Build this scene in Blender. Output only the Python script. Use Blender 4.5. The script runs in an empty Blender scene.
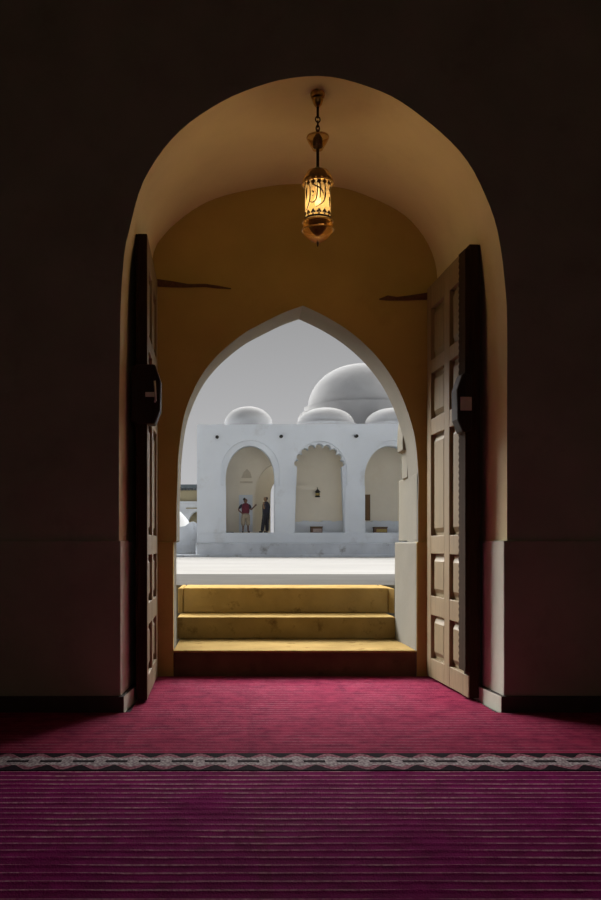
import bpy, bmesh, math, random
from mathutils import Vector, Matrix
random.seed(4)
S = bpy.context.scene
COL = S.collection
PI = math.pi

# ------------------------------------------------------------------ camera
CX, CY, F, H = 232.0, 544.0, 920.0, 1.0
cam = bpy.data.cameras.new('camera')
cam.sensor_fit = 'VERTICAL'; cam.sensor_height = 36.0; cam.sensor_width = 36.0
cam.lens = 36.0 * F / 900.0
cam.shift_x = (300.5 - CX) / 900.0
cam.shift_y = (CY - 450.0) / 900.0
cam.clip_start = 0.05; cam.clip_end = 2000
camo = bpy.data.objects.new('camera', cam); COL.objects.link(camo)
camo.location = (0, 0, H); camo.rotation_euler = (PI / 2, 0, 0)
S.camera = camo

# ------------------------------------------------------------------ exposure, sky, sun
S.view_settings.view_transform = 'Standard'
S.view_settings.look = 'None'
S.view_settings.exposure = 0.0
S.view_settings.gamma = 1.0
S.view_settings.use_curve_mapping = False

W = bpy.data.worlds.new('sky'); S.world = W; W.use_nodes = True
nt = W.node_tree; nt.nodes.clear()
SKY_GLOW = 24.0
tc = nt.nodes.new('ShaderNodeTexCoord')
sep = nt.nodes.new('ShaderNodeSeparateXYZ'); nt.links.new(tc.outputs['Generated'], sep.inputs[0])
r1 = nt.nodes.new('ShaderNodeValToRGB'); nt.links.new(sep.outputs['Z'], r1.inputs[0])
cr = r1.color_ramp
cr.elements[0].position = 0.0; cr.elements[0].color = (0.53, 0.53, 0.545, 1)
cr.elements[1].position = 1.0; cr.elements[1].color = (0.26, 0.29, 0.34, 1)
e = cr.elements.new(0.10); e.color = (0.46, 0.46, 0.47, 1)
e = cr.elements.new(0.24); e.color = (0.335, 0.335, 0.34, 1)
# extra sky brightness above the view, added to light the passage from the courtyard
r2 = nt.nodes.new('ShaderNodeValToRGB'); nt.links.new(sep.outputs['Z'], r2.inputs[0])
cr = r2.color_ramp; cr.interpolation = 'EASE'
cr.elements[0].position = 0.26; cr.elements[0].color = (0, 0, 0, 1)
cr.elements[1].position = 0.40; cr.elements[1].color = (1, 1, 1, 1)
e = cr.elements.new(0.66); e.color = (0.8, 0.8, 0.8, 1)
e = cr.elements.new(0.92); e.color = (0.03, 0.03, 0.03, 1)
my = nt.nodes.new('ShaderNodeMapRange'); my.interpolation_type = 'SMOOTHSTEP'
nt.links.new(sep.outputs['Y'], my.inputs[0]); my.inputs[1].default_value = 0.15; my.inputs[2].default_value = 0.65
mg = nt.nodes.new('ShaderNodeMath'); mg.operation = 'MULTIPLY'
nt.links.new(r2.outputs[0], mg.inputs[0]); nt.links.new(my.outputs[0], mg.inputs[1])
mg2 = nt.nodes.new('ShaderNodeMath'); mg2.operation = 'MULTIPLY'
nt.links.new(mg.outputs[0], mg2.inputs[0]); mg2.inputs[1].default_value = SKY_GLOW
tint = nt.nodes.new('ShaderNodeVectorMath'); tint.operation = 'SCALE'
tint.inputs[0].default_value = (1.0, 0.98, 0.95); nt.links.new(mg2.outputs[0], tint.inputs['Scale'])
addc = nt.nodes.new('ShaderNodeVectorMath'); addc.operation = 'ADD'
nt.links.new(r1.outputs[0], addc.inputs[0]); nt.links.new(tint.outputs[0], addc.inputs[1])
bg = nt.nodes.new('ShaderNodeBackground'); nt.links.new(addc.outputs[0], bg.inputs['Color'])
out = nt.nodes.new('ShaderNodeOutputWorld'); nt.links.new(bg.outputs[0], out.inputs[0])

sun = bpy.data.lights.new('sun', 'SUN'); sun.energy = 1.6; sun.angle = math.radians(0.6)
sun.color = (1.0, 0.95, 0.86)
suno = bpy.data.objects.new('sun', sun); COL.objects.link(suno)
SUNDIR = Vector((0.62, 0.08, 0.78)).normalized()
suno.rotation_euler = SUNDIR.to_track_quat('Z', 'Y').to_euler(); suno.location = (20, 10, 30)

# added dim fill light behind the viewer, lifts the dark room wall
rl = bpy.data.lights.new('fill_light', 'POINT'); rl.energy = 15; rl.color = (1.0, 0.86, 0.72); rl.shadow_soft_size = 0.25
rlo = bpy.data.objects.new('fill_light', rl); COL.objects.link(rlo); rlo.location = (0.6, -2.5, 2.0)

# ------------------------------------------------------------------ helpers
def P(px, py, Y):
    return Vector(((px - CX) / F * Y, Y, H + (CY - py) / F * Y))
def PX(px, Y): return (px - CX) / F * Y
def PZ(py, Y): return H + (CY - py) / F * Y

class N:
    """tiny node-expression helper"""
    def __init__(s, name):
        s.m = bpy.data.materials.new(name); s.m.use_nodes = True
        s.t = s.m.node_tree; s.b = s.t.nodes['Principled BSDF']
        c = s.t.nodes.new('ShaderNodeTexCoord'); s.obj = c.outputs['Object']
    def link(s, a, b): s.t.links.new(a, b)
    def math(s, op, a, b=None, c=None, clamp=False):
        n = s.t.nodes.new('ShaderNodeMath'); n.operation = op; n.use_clamp = clamp
        for i, v in enumerate((a, b, c)):
            if v is None: continue
            if hasattr(v, 'is_linked'): s.link(v, n.inputs[i])
            else: n.inputs[i].default_value = v
        return n.outputs[0]
    def noise(s, scale, detail=4, vec=None, rough=0.55, stretch=None):
        n = s.t.nodes.new('ShaderNodeTexNoise'); n.inputs['Scale'].default_value = scale
        n.inputs['Detail'].default_value = detail; n.inputs['Roughness'].default_value = rough
        v = vec or s.obj
        if stretch:
            mp = s.t.nodes.new('ShaderNodeMapping'); mp.inputs['Scale'].default_value = stretch
            s.link(v, mp.inputs[0]); v = mp.outputs[0]
        s.link(v, n.inputs['Vector']); return n.outputs['Fac']
    def ramp(s, fac, stops):
        n = s.t.nodes.new('ShaderNodeValToRGB'); s.link(fac, n.inputs[0]); r = n.color_ramp
        while len(r.elements) < len(stops): r.elements.new(0.5)
        for el, (p, c) in zip(r.elements, stops):
            el.position = p; el.color = (c[0], c[1], c[2], 1) if hasattr(c, '__len__') else (c, c, c, 1)
        return n.outputs[0]
    def mix(s, fac, a, b, mode='MIX'):
        n = s.t.nodes.new('ShaderNodeMix'); n.data_type = 'RGBA'; n.blend_type = mode
        for i, v in ((0, fac), (6, a), (7, b)):
            if hasattr(v, 'is_linked'): s.link(v, n.inputs[i])
            elif i == 0: n.inputs[0].default_value = v
            else: n.inputs[i].default_value = (v[0], v[1], v[2], 1)
        return n.outputs[2]
    def bump(s, h, strength=0.3, dist=0.01):
        n = s.t.nodes.new('ShaderNodeBump'); n.inputs['Strength'].default_value = strength
        n.inputs['Distance'].default_value = dist
        s.link(h, n.inputs['Height']); s.link(n.outputs[0], s.b.inputs['Normal'])
    def color(s, c):
        if hasattr(c, 'is_linked'): s.link(c, s.b.inputs['Base Color'])
        else: s.b.inputs['Base Color'].default_value = (c[0], c[1], c[2], 1)
    def set(s, rough=0.8, metal=0.0, spec=None):
        s.b.inputs['Roughness'].default_value = rough; s.b.inputs['Metallic'].default_value = metal
        if spec is not None: s.b.inputs['Specular IOR Level'].default_value = spec
        return s.m

def plaster(name, c, dirt=None, var=0.12, scale=2.2, rough=0.92, dirtamt=0.5, bump=0.25, dist=0.012):
    n = N(name); f = n.noise(scale, 6); g = n.noise(scale * 9, 4)
    lo = tuple(x * (1 - var) for x in c); hi = tuple(min(1, x * (1 + var)) for x in c)
    col = n.ramp(f, [(0.3, lo), (0.7, hi)])
    if dirt:
        d = n.ramp(n.noise(scale * 1.7, 8, rough=0.7), [(0.56, 0.0), (0.72, dirtamt)])
        col = n.mix(d, col, dirt)
    n.color(col); n.bump(n.math('ADD', n.math('MULTIPLY', f, 2.0), n.math('MULTIPLY', g, 0.4)), bump, dist)
    return n.set(rough, 0, 0.1)

def plain(name, c, rough=0.7, metal=0.0, var=0.15, scale=12, spec=None):
    n = N(name); f = n.noise(scale, 4)
    n.color(n.ramp(f, [(0.3, tuple(x * (1 - var) for x in c)), (0.7, tuple(min(1, x * (1 + var)) for x in c))]))
    n.bump(f, 0.1, 0.004)
    return n.set(rough, metal, spec)

def wood(name, c, dark=0.55, rough=0.55):
    n = N(name); f = n.noise(6, 5, stretch=(9, 9, 0.7)); g = n.noise(3, 3)
    col = n.ramp(f, [(0.25, tuple(x * dark for x in c)), (0.65, c)])
    col = n.mix(n.ramp(g, [(0.4, 0.0), (0.75, 0.35)]), col, tuple(x * 0.6 for x in c))
    n.color(col); n.bump(f, 0.15, 0.004)
    return n.set(rough, 0, 0.25 if rough < 0.8 else 0.06)

M = {}
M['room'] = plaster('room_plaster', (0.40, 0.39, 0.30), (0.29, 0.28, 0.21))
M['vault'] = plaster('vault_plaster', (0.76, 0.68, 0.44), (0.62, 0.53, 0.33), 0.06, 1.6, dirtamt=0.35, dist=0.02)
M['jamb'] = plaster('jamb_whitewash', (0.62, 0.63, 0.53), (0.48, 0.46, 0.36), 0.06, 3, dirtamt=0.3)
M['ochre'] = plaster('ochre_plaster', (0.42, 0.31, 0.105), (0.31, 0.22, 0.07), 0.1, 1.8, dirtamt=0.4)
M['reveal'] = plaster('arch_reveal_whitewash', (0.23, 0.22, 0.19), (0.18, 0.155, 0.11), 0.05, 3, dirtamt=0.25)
M['base'] = plain('dark_baseboard', (0.05, 0.035, 0.03), 0.7)
M['step'] = plaster('yellow_step_paint', (0.31, 0.215, 0.085), (0.10, 0.055, 0.018), 0.16, 4, 0.6, 0.9)
M['redriser'] = plaster('oxblood_riser_paint', (0.13, 0.075, 0.05), (0.05, 0.03, 0.02), 0.2, 5, 0.6)
M['doorwood'] = wood('door_wood', (0.275, 0.205, 0.115), 0.7)
M['panelwood'] = wood('door_panel_wood', (0.25, 0.19, 0.105), 0.75)
M['darkwood'] = wood('dark_carved_wood', (0.05, 0.03, 0.017), rough=0.9)
M['lockwood'] = wood('lock_wood', (0.035, 0.024, 0.018), rough=0.65)
M['timber_shade'] = wood('timber_and_ledge_shade', (0.13, 0.08, 0.03))  # timber brown, also the painted shade under the plaster ledges
M['steel'] = plain('dull_steel', (0.62, 0.58, 0.56), 0.5, 0.3)
M['brass'] = plain('brass', (0.48, 0.31, 0.11), 0.28, 1.0, 0.12, 30)
M['bronze'] = plain('dark_bronze', (0.05, 0.032, 0.018), 0.35, 0.8)
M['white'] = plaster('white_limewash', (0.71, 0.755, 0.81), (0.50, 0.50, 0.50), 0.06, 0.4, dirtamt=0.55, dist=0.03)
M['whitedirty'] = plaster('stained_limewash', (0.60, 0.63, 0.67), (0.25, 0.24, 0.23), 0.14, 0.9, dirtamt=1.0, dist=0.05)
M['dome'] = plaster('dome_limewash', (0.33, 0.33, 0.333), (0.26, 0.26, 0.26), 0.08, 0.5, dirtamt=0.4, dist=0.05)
M['inside'] = plaster('arcade_inside_plaster', (0.84, 0.78, 0.66), (0.76, 0.68, 0.54), 0.05, 0.5, dirtamt=0.4, dist=0.03)
M['tanwall'] = plaster('tan_ornament', (0.62, 0.55, 0.43))
M['sunwhite'] = plaster('bright_limewash', (0.85, 0.84, 0.82), None, 0.04, 1.0)
M['tanstone'] = plaster('tan_wall', (0.42, 0.37, 0.24), (0.30, 0.28, 0.20), 0.12, 0.4, dirtamt=0.5)
M['merlon'] = plain('dark_parapet', (0.14, 0.17, 0.19), 0.9, 0, 0.2, 1)
M['black'] = plain('black_iron', (0.015, 0.014, 0.013), 0.5, 0.3)
M['pavegrey_shade'] = plaster('grey_paving_and_shade', (0.075, 0.0735, 0.071), (0.058, 0.056, 0.054), 0.08, 1.2, dirtamt=0.5)  # floor grey; on the near court strip it also paints shade
M['sand'] = plaster('pale_court_paving', (0.20, 0.197, 0.19), (0.145, 0.142, 0.137), 0.08, 0.25, dirtamt=0.6)
M['board'] = wood('brown_board', (0.20, 0.11, 0.05))
M['box'] = plain('brown_box', (0.16, 0.09, 0.06), 0.7)
M['boxface'] = plain('pinkish_box_face', (0.42, 0.33, 0.29), 0.7)
M['boxgold'] = plain('yellow_box_face', (0.40, 0.30, 0.10), 0.7)

for k in ('pavegrey_shade', 'sand', 'dome', 'step', 'redriser', 'reveal'): M[k].node_tree.nodes['Principled BSDF'].inputs['Specular IOR Level'].default_value = 0.0
# carpet pile: rows of ribs with a pale weave line each
RIB = 0.068
def carpet_mat():
    n = N('red_ribbed_carpet')
    sp = n.t.nodes.new('ShaderNodeSeparateXYZ'); n.link(n.obj, sp.inputs[0])
    x, y = sp.outputs['X'], sp.outputs['Y']
    wob = n.math('MULTIPLY', n.math('SUBTRACT', n.noise(2.5, 2), 0.5), 0.018)
    yy = n.math('ADD', y, wob)
    fr = n.math('FRACT', n.math('DIVIDE', yy, RIB))
    d = n.math('ABSOLUTE', n.math('SUBTRACT', fr, 0.5))
    line = n.math('MULTIPLY', n.math('LESS_THAN', d, 0.042), n.ramp(n.noise(60, 3), [(0.35, 0.35), (0.6, 1.0)]))
    pile = n.noise(9, 6, rough=0.7)
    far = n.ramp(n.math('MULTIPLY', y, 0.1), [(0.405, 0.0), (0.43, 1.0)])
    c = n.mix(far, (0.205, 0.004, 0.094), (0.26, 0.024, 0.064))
    c = n.mix(n.ramp(pile, [(0.35, 0.55), (0.6, 0.0)]), c, (0.06, 0.002, 0.022))
    # faint lengthwise seams
    sx = n.math('ABSOLUTE', n.math('SUBTRACT', n.math('FRACT', n.math('DIVIDE', n.math('ADD', n.math('ADD', x, 0.55 + 0.325), n.math('MULTIPLY', wob, 1.5)), 0.65)), 0.5))
    seam = n.math('MULTIPLY', n.math('LESS_THAN', sx, 0.03), n.ramp(n.noise(5, 3), [(0.4, 0.0), (0.65, 0.4)]))
    c = n.mix(seam, c, (0.10, 0.006, 0.03))
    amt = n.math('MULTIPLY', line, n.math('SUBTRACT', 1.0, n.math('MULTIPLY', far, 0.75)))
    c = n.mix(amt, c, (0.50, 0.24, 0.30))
    n.color(c); n.bump(n.math('ADD', pile, n.noise(150, 2)), 0.5, 0.006)
    return n.set(0.95, 0, 0.02)
def border_mat():
    n = N('patterned_carpet_border')
    sp = n.t.nodes.new('ShaderNodeSeparateXYZ'); n.link(n.obj, sp.inputs[0])
    u = n.math('DIVIDE', sp.outputs['X'], 0.149)
    v = n.math('DIVIDE', n.math('SUBTRACT', sp.outputs['Y'], 4.157), 0.163)
    av = n.math('ABSOLUTE', v)
    lobe = n.math('ABSOLUTE', n.math('COSINE', n.math('MULTIPLY', u, PI)))
    env = n.math('ADD', 0.42, n.math('MULTIPLY', n.math('POWER', lobe, 1.5), 0.5))
    inside = n.math('LESS_THAN', av, env)
    inner = n.math('LESS_THAN', av, n.math('ADD', 0.40, n.math('MULTIPLY', n.math('POWER', lobe, 6), 0.2)))
    vo = n.t.nodes.new('ShaderNodeTexVoronoi'); vo.inputs['Scale'].default_value = 70; n.link(n.obj, vo.inputs['Vector'])
    speck = n.ramp(vo.outputs['Distance'], [(0.2, 1.0), (0.65, 0.25)])
    grey = n.mix(speck, (0.10, 0.06, 0.075), (0.46, 0.40, 0.40))
    red = n.mix(speck, (0.10, 0.012, 0.03), (0.32, 0.15, 0.18))
    c = n.mix(inner, red, grey)
    c = n.mix(inside, (0.012, 0.006, 0.01), c)
    dash = n.math('MULTIPLY', n.math('LESS_THAN', av, 0.13), n.math('LESS_THAN', lobe, 0.86))
    c = n.mix(dash, c, (0.015, 0.008, 0.012))
    n.color(c); n.bump(speck, 0.3, 0.004)
    return n.set(0.95, 0, 0.02)
M['carpet'] = carpet_mat(); M['border'] = border_mat()

def lamp_glass():
    n = N('lamp_glass'); m = n.t.nodes.new('ShaderNodeMixShader'); m.inputs[0].default_value = 0.09
    tr = n.t.nodes.new('ShaderNodeBsdfTransparent'); tr.inputs[0].default_value = (1.0, 0.90, 0.72, 1)
    tl = n.t.nodes.new('ShaderNodeBsdfTranslucent')
    g = n.ramp(n.noise(14, 3), [(0.3, (0.70, 0.50, 0.22)), (0.7, (0.95, 0.74, 0.38))]); n.link(g, tl.inputs[0])
    n.link(tr.outputs[0], m.inputs[1]); n.link(tl.outputs[0], m.inputs[2])
    n.link(m.outputs[0], n.t.nodes['Material Output'].inputs[0]); return n.m
def bulb_mat():
    n = N('glowing_bulb'); n.color((0.9, 0.8, 0.6)); n.b.inputs['Emission Color'].default_value = (1.0, 0.78, 0.42, 1)
    n.b.inputs['Emission Strength'].default_value = 0.85; return n.set(0.4)
M['bulb'] = bulb_mat()
M['glass'] = lamp_glass()
def clear_glass():
    n = N('amber_glass'); n.color((0.75, 0.52, 0.24)); n.set(0.2)
    tr = n.t.nodes.new('ShaderNodeBsdfTransparent'); tr.inputs[0].default_value = (0.96, 0.84, 0.62, 1)
    mx = n.t.nodes.new('ShaderNodeMixShader'); mx.inputs[0].default_value = 0.16
    n.link(tr.outputs[0], mx.inputs[1]); n.link(n.b.outputs[0], mx.inputs[2])
    n.link(mx.outputs[0], n.t.nodes['Material Output'].inputs[0])
    return n.m
M['amber'] = clear_glass()

def finish(name, bm, mat, parent=None, smooth=False, bevel=0.0, recalc=True):
    if recalc: bmesh.ops.recalc_face_normals(bm, faces=bm.faces)
    me = bpy.data.meshes.new(name); bm.to_mesh(me); bm.free()
    for m in (mat if isinstance(mat, (list, tuple)) else [mat]): me.materials.append(m)
    if smooth:
        me.shade_smooth()
        if smooth != 'full': me.set_sharp_from_angle(angle=math.radians(40))
    o = bpy.data.objects.new(name, me); COL.objects.link(o)
    if parent is not None: o.parent = parent
    if bevel:
        b = o.modifiers.new('bevel', 'BEVEL'); b.width = bevel; b.segments = 2; b.limit_method = 'ANGLE'
    return o
def tag(o, label=None, cat=None, group=None, kind=None):
    if label: o['label'] = label
    if cat: o['category'] = cat
    if group: o['group'] = group
    if kind: o['kind'] = kind
    return o
def empty(name, loc=(0, 0, 0), label=None, cat=None, group=None, rz=0):
    o = bpy.data.objects.new(name, None); COL.objects.link(o); o.location = loc; o.rotation_euler = (0, 0, rz)
    o.empty_display_size = 0.1
    return tag(o, label, cat, group)
def struct(name, bm, mat, **k):
    o = finish(name, bm, mat, **k)
    o['kind'] = 'structure'; return o
def copy_tree(o, parent=None):
    c = o.copy(); COL.objects.link(c)
    if parent is not None: c.parent = parent
    for ch in list(o.children): copy_tree(ch, c)
    return c

def box(bm, x0, x1, y0, y1, z0, z1):
    v = [bm.verts.new((x, y, z)) for z in (z0, z1) for y in (y0, y1) for x in (x0, x1)]
    for f in ((0, 1, 3, 2), (4, 6, 7, 5), (0, 4, 5, 1), (2, 3, 7, 6), (0, 2, 6, 4), (1, 5, 7, 3)):
        bm.faces.new([v[i] for i in f])
    return bm
def loft(bm, a, b, cap=True, mats=None):
    """solid between two closed loops of points"""
    va = [bm.verts.new(p) for p in a]; vb = [bm.verts.new(p) for p in b]; n = len(a); sides = []
    for i in range(n):
        sides.append(bm.faces.new((va[i], va[(i + 1) % n], vb[(i + 1) % n], vb[i])))
    caps = []
    if cap: caps = [bm.faces.new(va), bm.faces.new(vb[::-1])]
    return sides, caps
def prism_xz(bm, pts, y0, y1):
    return loft(bm, [(x, y0, z) for x, z in pts], [(x, y1, z) for x, z in pts])
def prism_xy(bm, pts, z0, z1):
    return loft(bm, [(x, y, z0) for x, y in pts], [(x, y, z1) for x, y in pts])
def lathe(bm, prof, cx=0, cy=0, seg=32, a0=0, a1=2 * PI):
    full = abs(a1 - a0 - 2 * PI) < 1e-6
    rings = []
    for r, z in prof:
        if r < 1e-5: rings.append([bm.verts.new((cx, cy, z))]); continue
        rings.append([bm.verts.new((cx + r * math.cos(a0 + (a1 - a0) * k / seg), cy + r * math.sin(a0 + (a1 - a0) * k / seg), z)) for k in range(seg if full else seg + 1)])
    for A, B in zip(rings, rings[1:]):
        if len(A) == 1 and len(B) == 1: continue
        m = max(len(A), len(B)); rng = range(m) if full else range(m - 1)
        for k in rng:
            k2 = (k + 1) % m
            if len(A) == 1: bm.faces.new((A[0], B[k2], B[k]))
            elif len(B) == 1: bm.faces.new((A[k], A[k2], B[0]))
            else: bm.faces.new((A[k], A[k2], B[k2], B[k]))
    return bm
def tube(bm, pts, r, seg=8, closed=False):
    pts = [Vector(p) for p in pts]; n = len(pts); rings = []
    up = Vector((0.123, 0.31, 0.94)).normalized()
    for i, p in enumerate(pts):
        t = (pts[(i + 1) % n] - pts[i - 1]) if closed else (pts[min(i + 1, n - 1)] - pts[max(i - 1, 0)])
        t.normalize(); a = t.cross(up)
        if a.length < 0.15: a = t.cross(Vector((1, 0.2, 0)))
        a.normalize(); b = t.cross(a)
        rr = r[i] if hasattr(r, '__len__') else r
        rings.append([bm.verts.new(p + a * rr * math.cos(2 * PI * k / seg) + b * rr * math.sin(2 * PI * k / seg)) for k in range(seg)])
    for i in range(n if closed else n - 1):
        A, B = rings[i], rings[(i + 1) % n]
        for k in range(seg): bm.faces.new((A[k], A[(k + 1) % seg], B[(k + 1) % seg], B[k]))
    if not closed: bm.faces.new(rings[0][::-1]); bm.faces.new(rings[-1])
    return bm
def spline(pts, n=6):
    """Catmull-Rom through points (any dimension tuples)"""
    out = []; L = len(pts)
    for i in range(L - 1):
        p0, p1, p2, p3 = pts[max(i - 1, 0)], pts[i], pts[i + 1], pts[min(i + 2, L - 1)]
        for k in range(n):
            t = k / n
            out.append(tuple(0.5 * (2 * b + (c - a) * t + (2 * a - 5 * b + 4 * c - d) * t * t + (3 * b - a - 3 * c + d) * t ** 3) for a, b, c, d in zip(p0, p1, p2, p3)))
    out.append(tuple(pts[-1])); return out
def resample(pts, n):
    L = [0]
    for a, b in zip(pts, pts[1:]): L.append(L[-1] + math.dist(a, b))
    out = []; j = 0
    for k in range(n):
        s = L[-1] * k / (n - 1)
        while j < len(L) - 2 and L[j + 1] < s: j += 1
        t = (s - L[j]) / max(1e-9, L[j + 1] - L[j])
        out.append(tuple(a + (b - a) * min(1, max(0, t)) for a, b in zip(pts[j], pts[j + 1])))
    return out

# ------------------------------------------------------------------ the room and the vaulted passage
Y0, Y1, Y2 = 5.44, 6.88, 7.30          # room face, inner arch face, outer arch face
ROOM = (-4.0, 4.6, -3.0, 5.2)          # x0, x1, y back, ceiling z
DADO = 1.02
near_px = [(119, 420), (120, 340), (121, 297), (124.5, 252), (129.5, 229), (137, 199), (146, 176), (165, 147), (189, 123), (222, 101.5), (249, 89.5), (280, 80), (312, 76),
           (335, 77.5), (360, 84), (393, 97), (426, 120), (456, 147), (473, 170), (486, 197), (495, 221), (501, 250), (505, 285), (507, 320), (507, 420)]
far_px = [(150, 420), (150, 340), (150.5, 290), (153, 256), (160, 240), (182, 218), (214, 199), (262, 187.5), (298, 184),
          (340, 187.5), (370, 197), (403, 214), (424, 237), (435, 262), (438, 292), (438.5, 340), (438.5, 420)]
near = [(PX(x, Y0), PZ(y, Y0)) for x, y in near_px]
far = [(PX(x, Y1), PZ(y, Y1)) for x, y in far_px]
near = [(near[0][0], -0.05)] + resample(spline(near, 6), 72) + [(near[-1][0], -0.05)]
far = [(far[0][0], -0.05)] + resample(spline(far, 6), 72) + [(far[-1][0], -0.05)]
bm = bmesh.new()
x0, x1, zt = ROOM[0], ROOM[1], ROOM[3]
A = [(x0, Y0, -0.05), ] + [(x, Y0, z) for x, z in near] + [(x1, Y0, -0.05), (x1, Y0, zt), (x0, Y0, zt)]
B = [(x0, Y1, -0.05), ] + [(x, Y1, z) for x, z in far] + [(x1, Y1, -0.05), (x1, Y1, zt), (x0, Y1, zt)]
sides, caps = loft(bm, A, B)
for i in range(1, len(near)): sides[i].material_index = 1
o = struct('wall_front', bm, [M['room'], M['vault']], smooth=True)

# inner wall with the pointed arch
arch_px = [(177.7, 477), (178.5, 455), (183, 421), (191, 396), (202, 374.5), (215, 358), (230, 344), (246, 332), (262.5, 323), (284, 312.5), (303, 305.6)]
arch_px2 = [(303, 305.6), (323, 315), (341.7, 326), (356, 336.5), (369.7, 349), (382, 363), (393, 379), (402, 397), (409.5, 417), (414.5, 436), (417, 455), (418.6, 480)]
arch = [(PX(x, Y1), PZ(y, Y1)) for x, y in arch_px]
arch2 = [(PX(x, Y1), PZ(y, Y1)) for x, y in arch_px2]
arch = spline(arch, 5) + spline(arch2, 5)[1:]
AL, AR = PX(176.5, Y1), PX(418, Y1)
AD = PX(173, Y1)
prof = [(AD, -0.05), (AD, DADO - 0.01), (AL, DADO), (AL, 1.3)] + arch + [(AR, 1.3), (AR, -0.05)]
bm = bmesh.new()
poly = [(x0, -0.05)] + prof + [(x1, -0.05), (x1, 6.2), (x0, 6.2)]
sides, caps = prism_xz(bm, poly, Y1, Y2)
for i in range(1, len(prof)): sides[i].material_index = 1
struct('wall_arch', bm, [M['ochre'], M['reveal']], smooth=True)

# remaining shell
bm = bmesh.new(); box(bm, x0 - 0.3, x0, ROOM[2] - 0.3, Y2, -0.1, zt); struct('wall_left', bm, M['room'])
bm = bmesh.new(); box(bm, x1, x1 + 0.3, ROOM[2] - 0.3, Y2, -0.1, zt); struct('wall_right', bm, M['room'])
bm = bmesh.new(); box(bm, x0, x1, ROOM[2] - 0.3, ROOM[2], -0.1, zt); struct('wall_back', bm, M['room'])
bm = bmesh.new(); box(bm, x0 - 0.3, x1 + 0.3, ROOM[2] - 0.3, Y1, zt, zt + 0.3); struct('ceiling', bm, M['room'])
bm = bmesh.new(); box(bm, x0, x1, ROOM[2], Y2, -0.2, 0.0); struct('floor', bm, M['pavegrey_shade'])

# dado bands and baseboards of the big arch
DL, DR = PX(121, Y0), PX(503, Y0)
bm = bmesh.new(); prism_xy(bm, [(x0, Y0 - 0.018), (DL, Y0 - 0.018), (DL + 0.055, Y1), (DL - 0.3, Y1), (x0, Y0 + 0.2)], 0, DADO)
sides = list(bm.faces); bm.normal_update()
for f in sides:
    if f.normal.x > 0.7: f.material_index = 1
struct('trim_1', bm, [M['room'], M['jamb']], bevel=0.006)
bm = bmesh.new(); prism_xy(bm, [(x1, Y0 - 0.018), (DR, Y0 - 0.018), (DR - 0.055, Y1), (DR + 0.3, Y1), (x1, Y0 + 0.2)], 0, DADO)
bmesh.ops.recalc_face_normals(bm, faces=bm.faces); bm.normal_update()
for f in bm.faces:
    if f.normal.x < -0.7: f.material_index = 1
struct('trim_2', bm, [M['room'], M['jamb']], bevel=0.006)
bm = bmesh.new(); prism_xy(bm, [(x0, Y0 - 0.04), (DL + 0.022, Y0 - 0.04), (DL + 0.06, Y0 + 0.5), (DL - 0.2, Y0 + 0.5), (x0, Y0 + 0.1)], 0, 0.105)
bmesh.ops.recalc_face_normals(bm, faces=bm.faces); bm.normal_update()
for f in bm.faces:
    if f.normal.x > 0.7: f.material_index = 1
struct('baseboard_left', bm, [M['base'], M['jamb']], bevel=0.006)
bm = bmesh.new(); prism_xy(bm, [(x1, Y0 - 0.04), (DR - 0.022, Y0 - 0.04), (DR - 0.06, Y0 + 0.5), (DR + 0.2, Y0 + 0.5), (x1, Y0 + 0.1)], 0, 0.105)
bmesh.ops.recalc_face_normals(bm, faces=bm.faces); bm.normal_update()
for f in bm.faces:
    if f.normal.x < -0.7: f.material_index = 1
struct('baseboard_right', bm, [M['base'], M['jamb']], bevel=0.006)
# dado of the inner wall beside the pointed arch
for nm, xa, xb in (('trim_3', PX(150, Y1), AD + 0.004), ('trim_4', AR - 0.012, PX(438, Y1))):
    bm = bmesh.new(); box(bm, xa, xb, Y1 - 0.015, Y1 + 0.05, 0, DADO - 0.005); struct(nm, bm, M['ochre'], bevel=0.005)
# dark ragged wedges that imitate the shade under the plaster ledges above the doors
bm = bmesh.new()
up = [P(156, 281, Y1), P(172, 283, Y1), P(188, 285.5, Y1), P(205, 285, Y1), P(218, 286.5, Y1), P(231, 288.5, Y1)]
lo = [P(156, 286.5, Y1), P(172, 287.5, Y1), P(188, 287.6, Y1), P(205, 287.2, Y1), P(218, 288.6, Y1), P(231, 289.3, Y1)]
def ragged(up, lo, deps):
    bm = bmesh.new(); rows = []
    for u, l, d in zip(up, lo, deps):
        rows.append([bm.verts.new((u.x, Y1 + 0.04, u.z)), bm.verts.new((u.x, Y1 - d, u.z)), bm.verts.new((l.x, Y1 - d * 0.25, l.z)), bm.verts.new((l.x, Y1 + 0.04, l.z))])
    for a, b in zip(rows, rows[1:]):
        for k in range(4): bm.faces.new((a[k], a[(k + 1) % 4], b[(k + 1) % 4], b[k]))
    bm.faces.new(rows[0]); bm.faces.new(rows[-1][::-1]); return bm
struct('trim_shade_5', ragged(up, lo, (0.06, 0.055, 0.045, 0.035, 0.025, 0.01)), M['timber_shade'])
up = [P(436, 293, Y1), P(420, 295.5, Y1), P(408, 297, Y1), P(396, 298, Y1), P(387, 296.5, Y1), P(379, 299, Y1)]
lo = [P(436, 300, Y1), P(420, 300, Y1), P(408, 300.5, Y1), P(396, 300.5, Y1), P(387, 300.5, Y1), P(379, 299.8, Y1)]
struct('trim_shade_6', ragged(up, lo, (0.06, 0.055, 0.045, 0.035, 0.03, 0.01)), M['timber_shade'])

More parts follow.
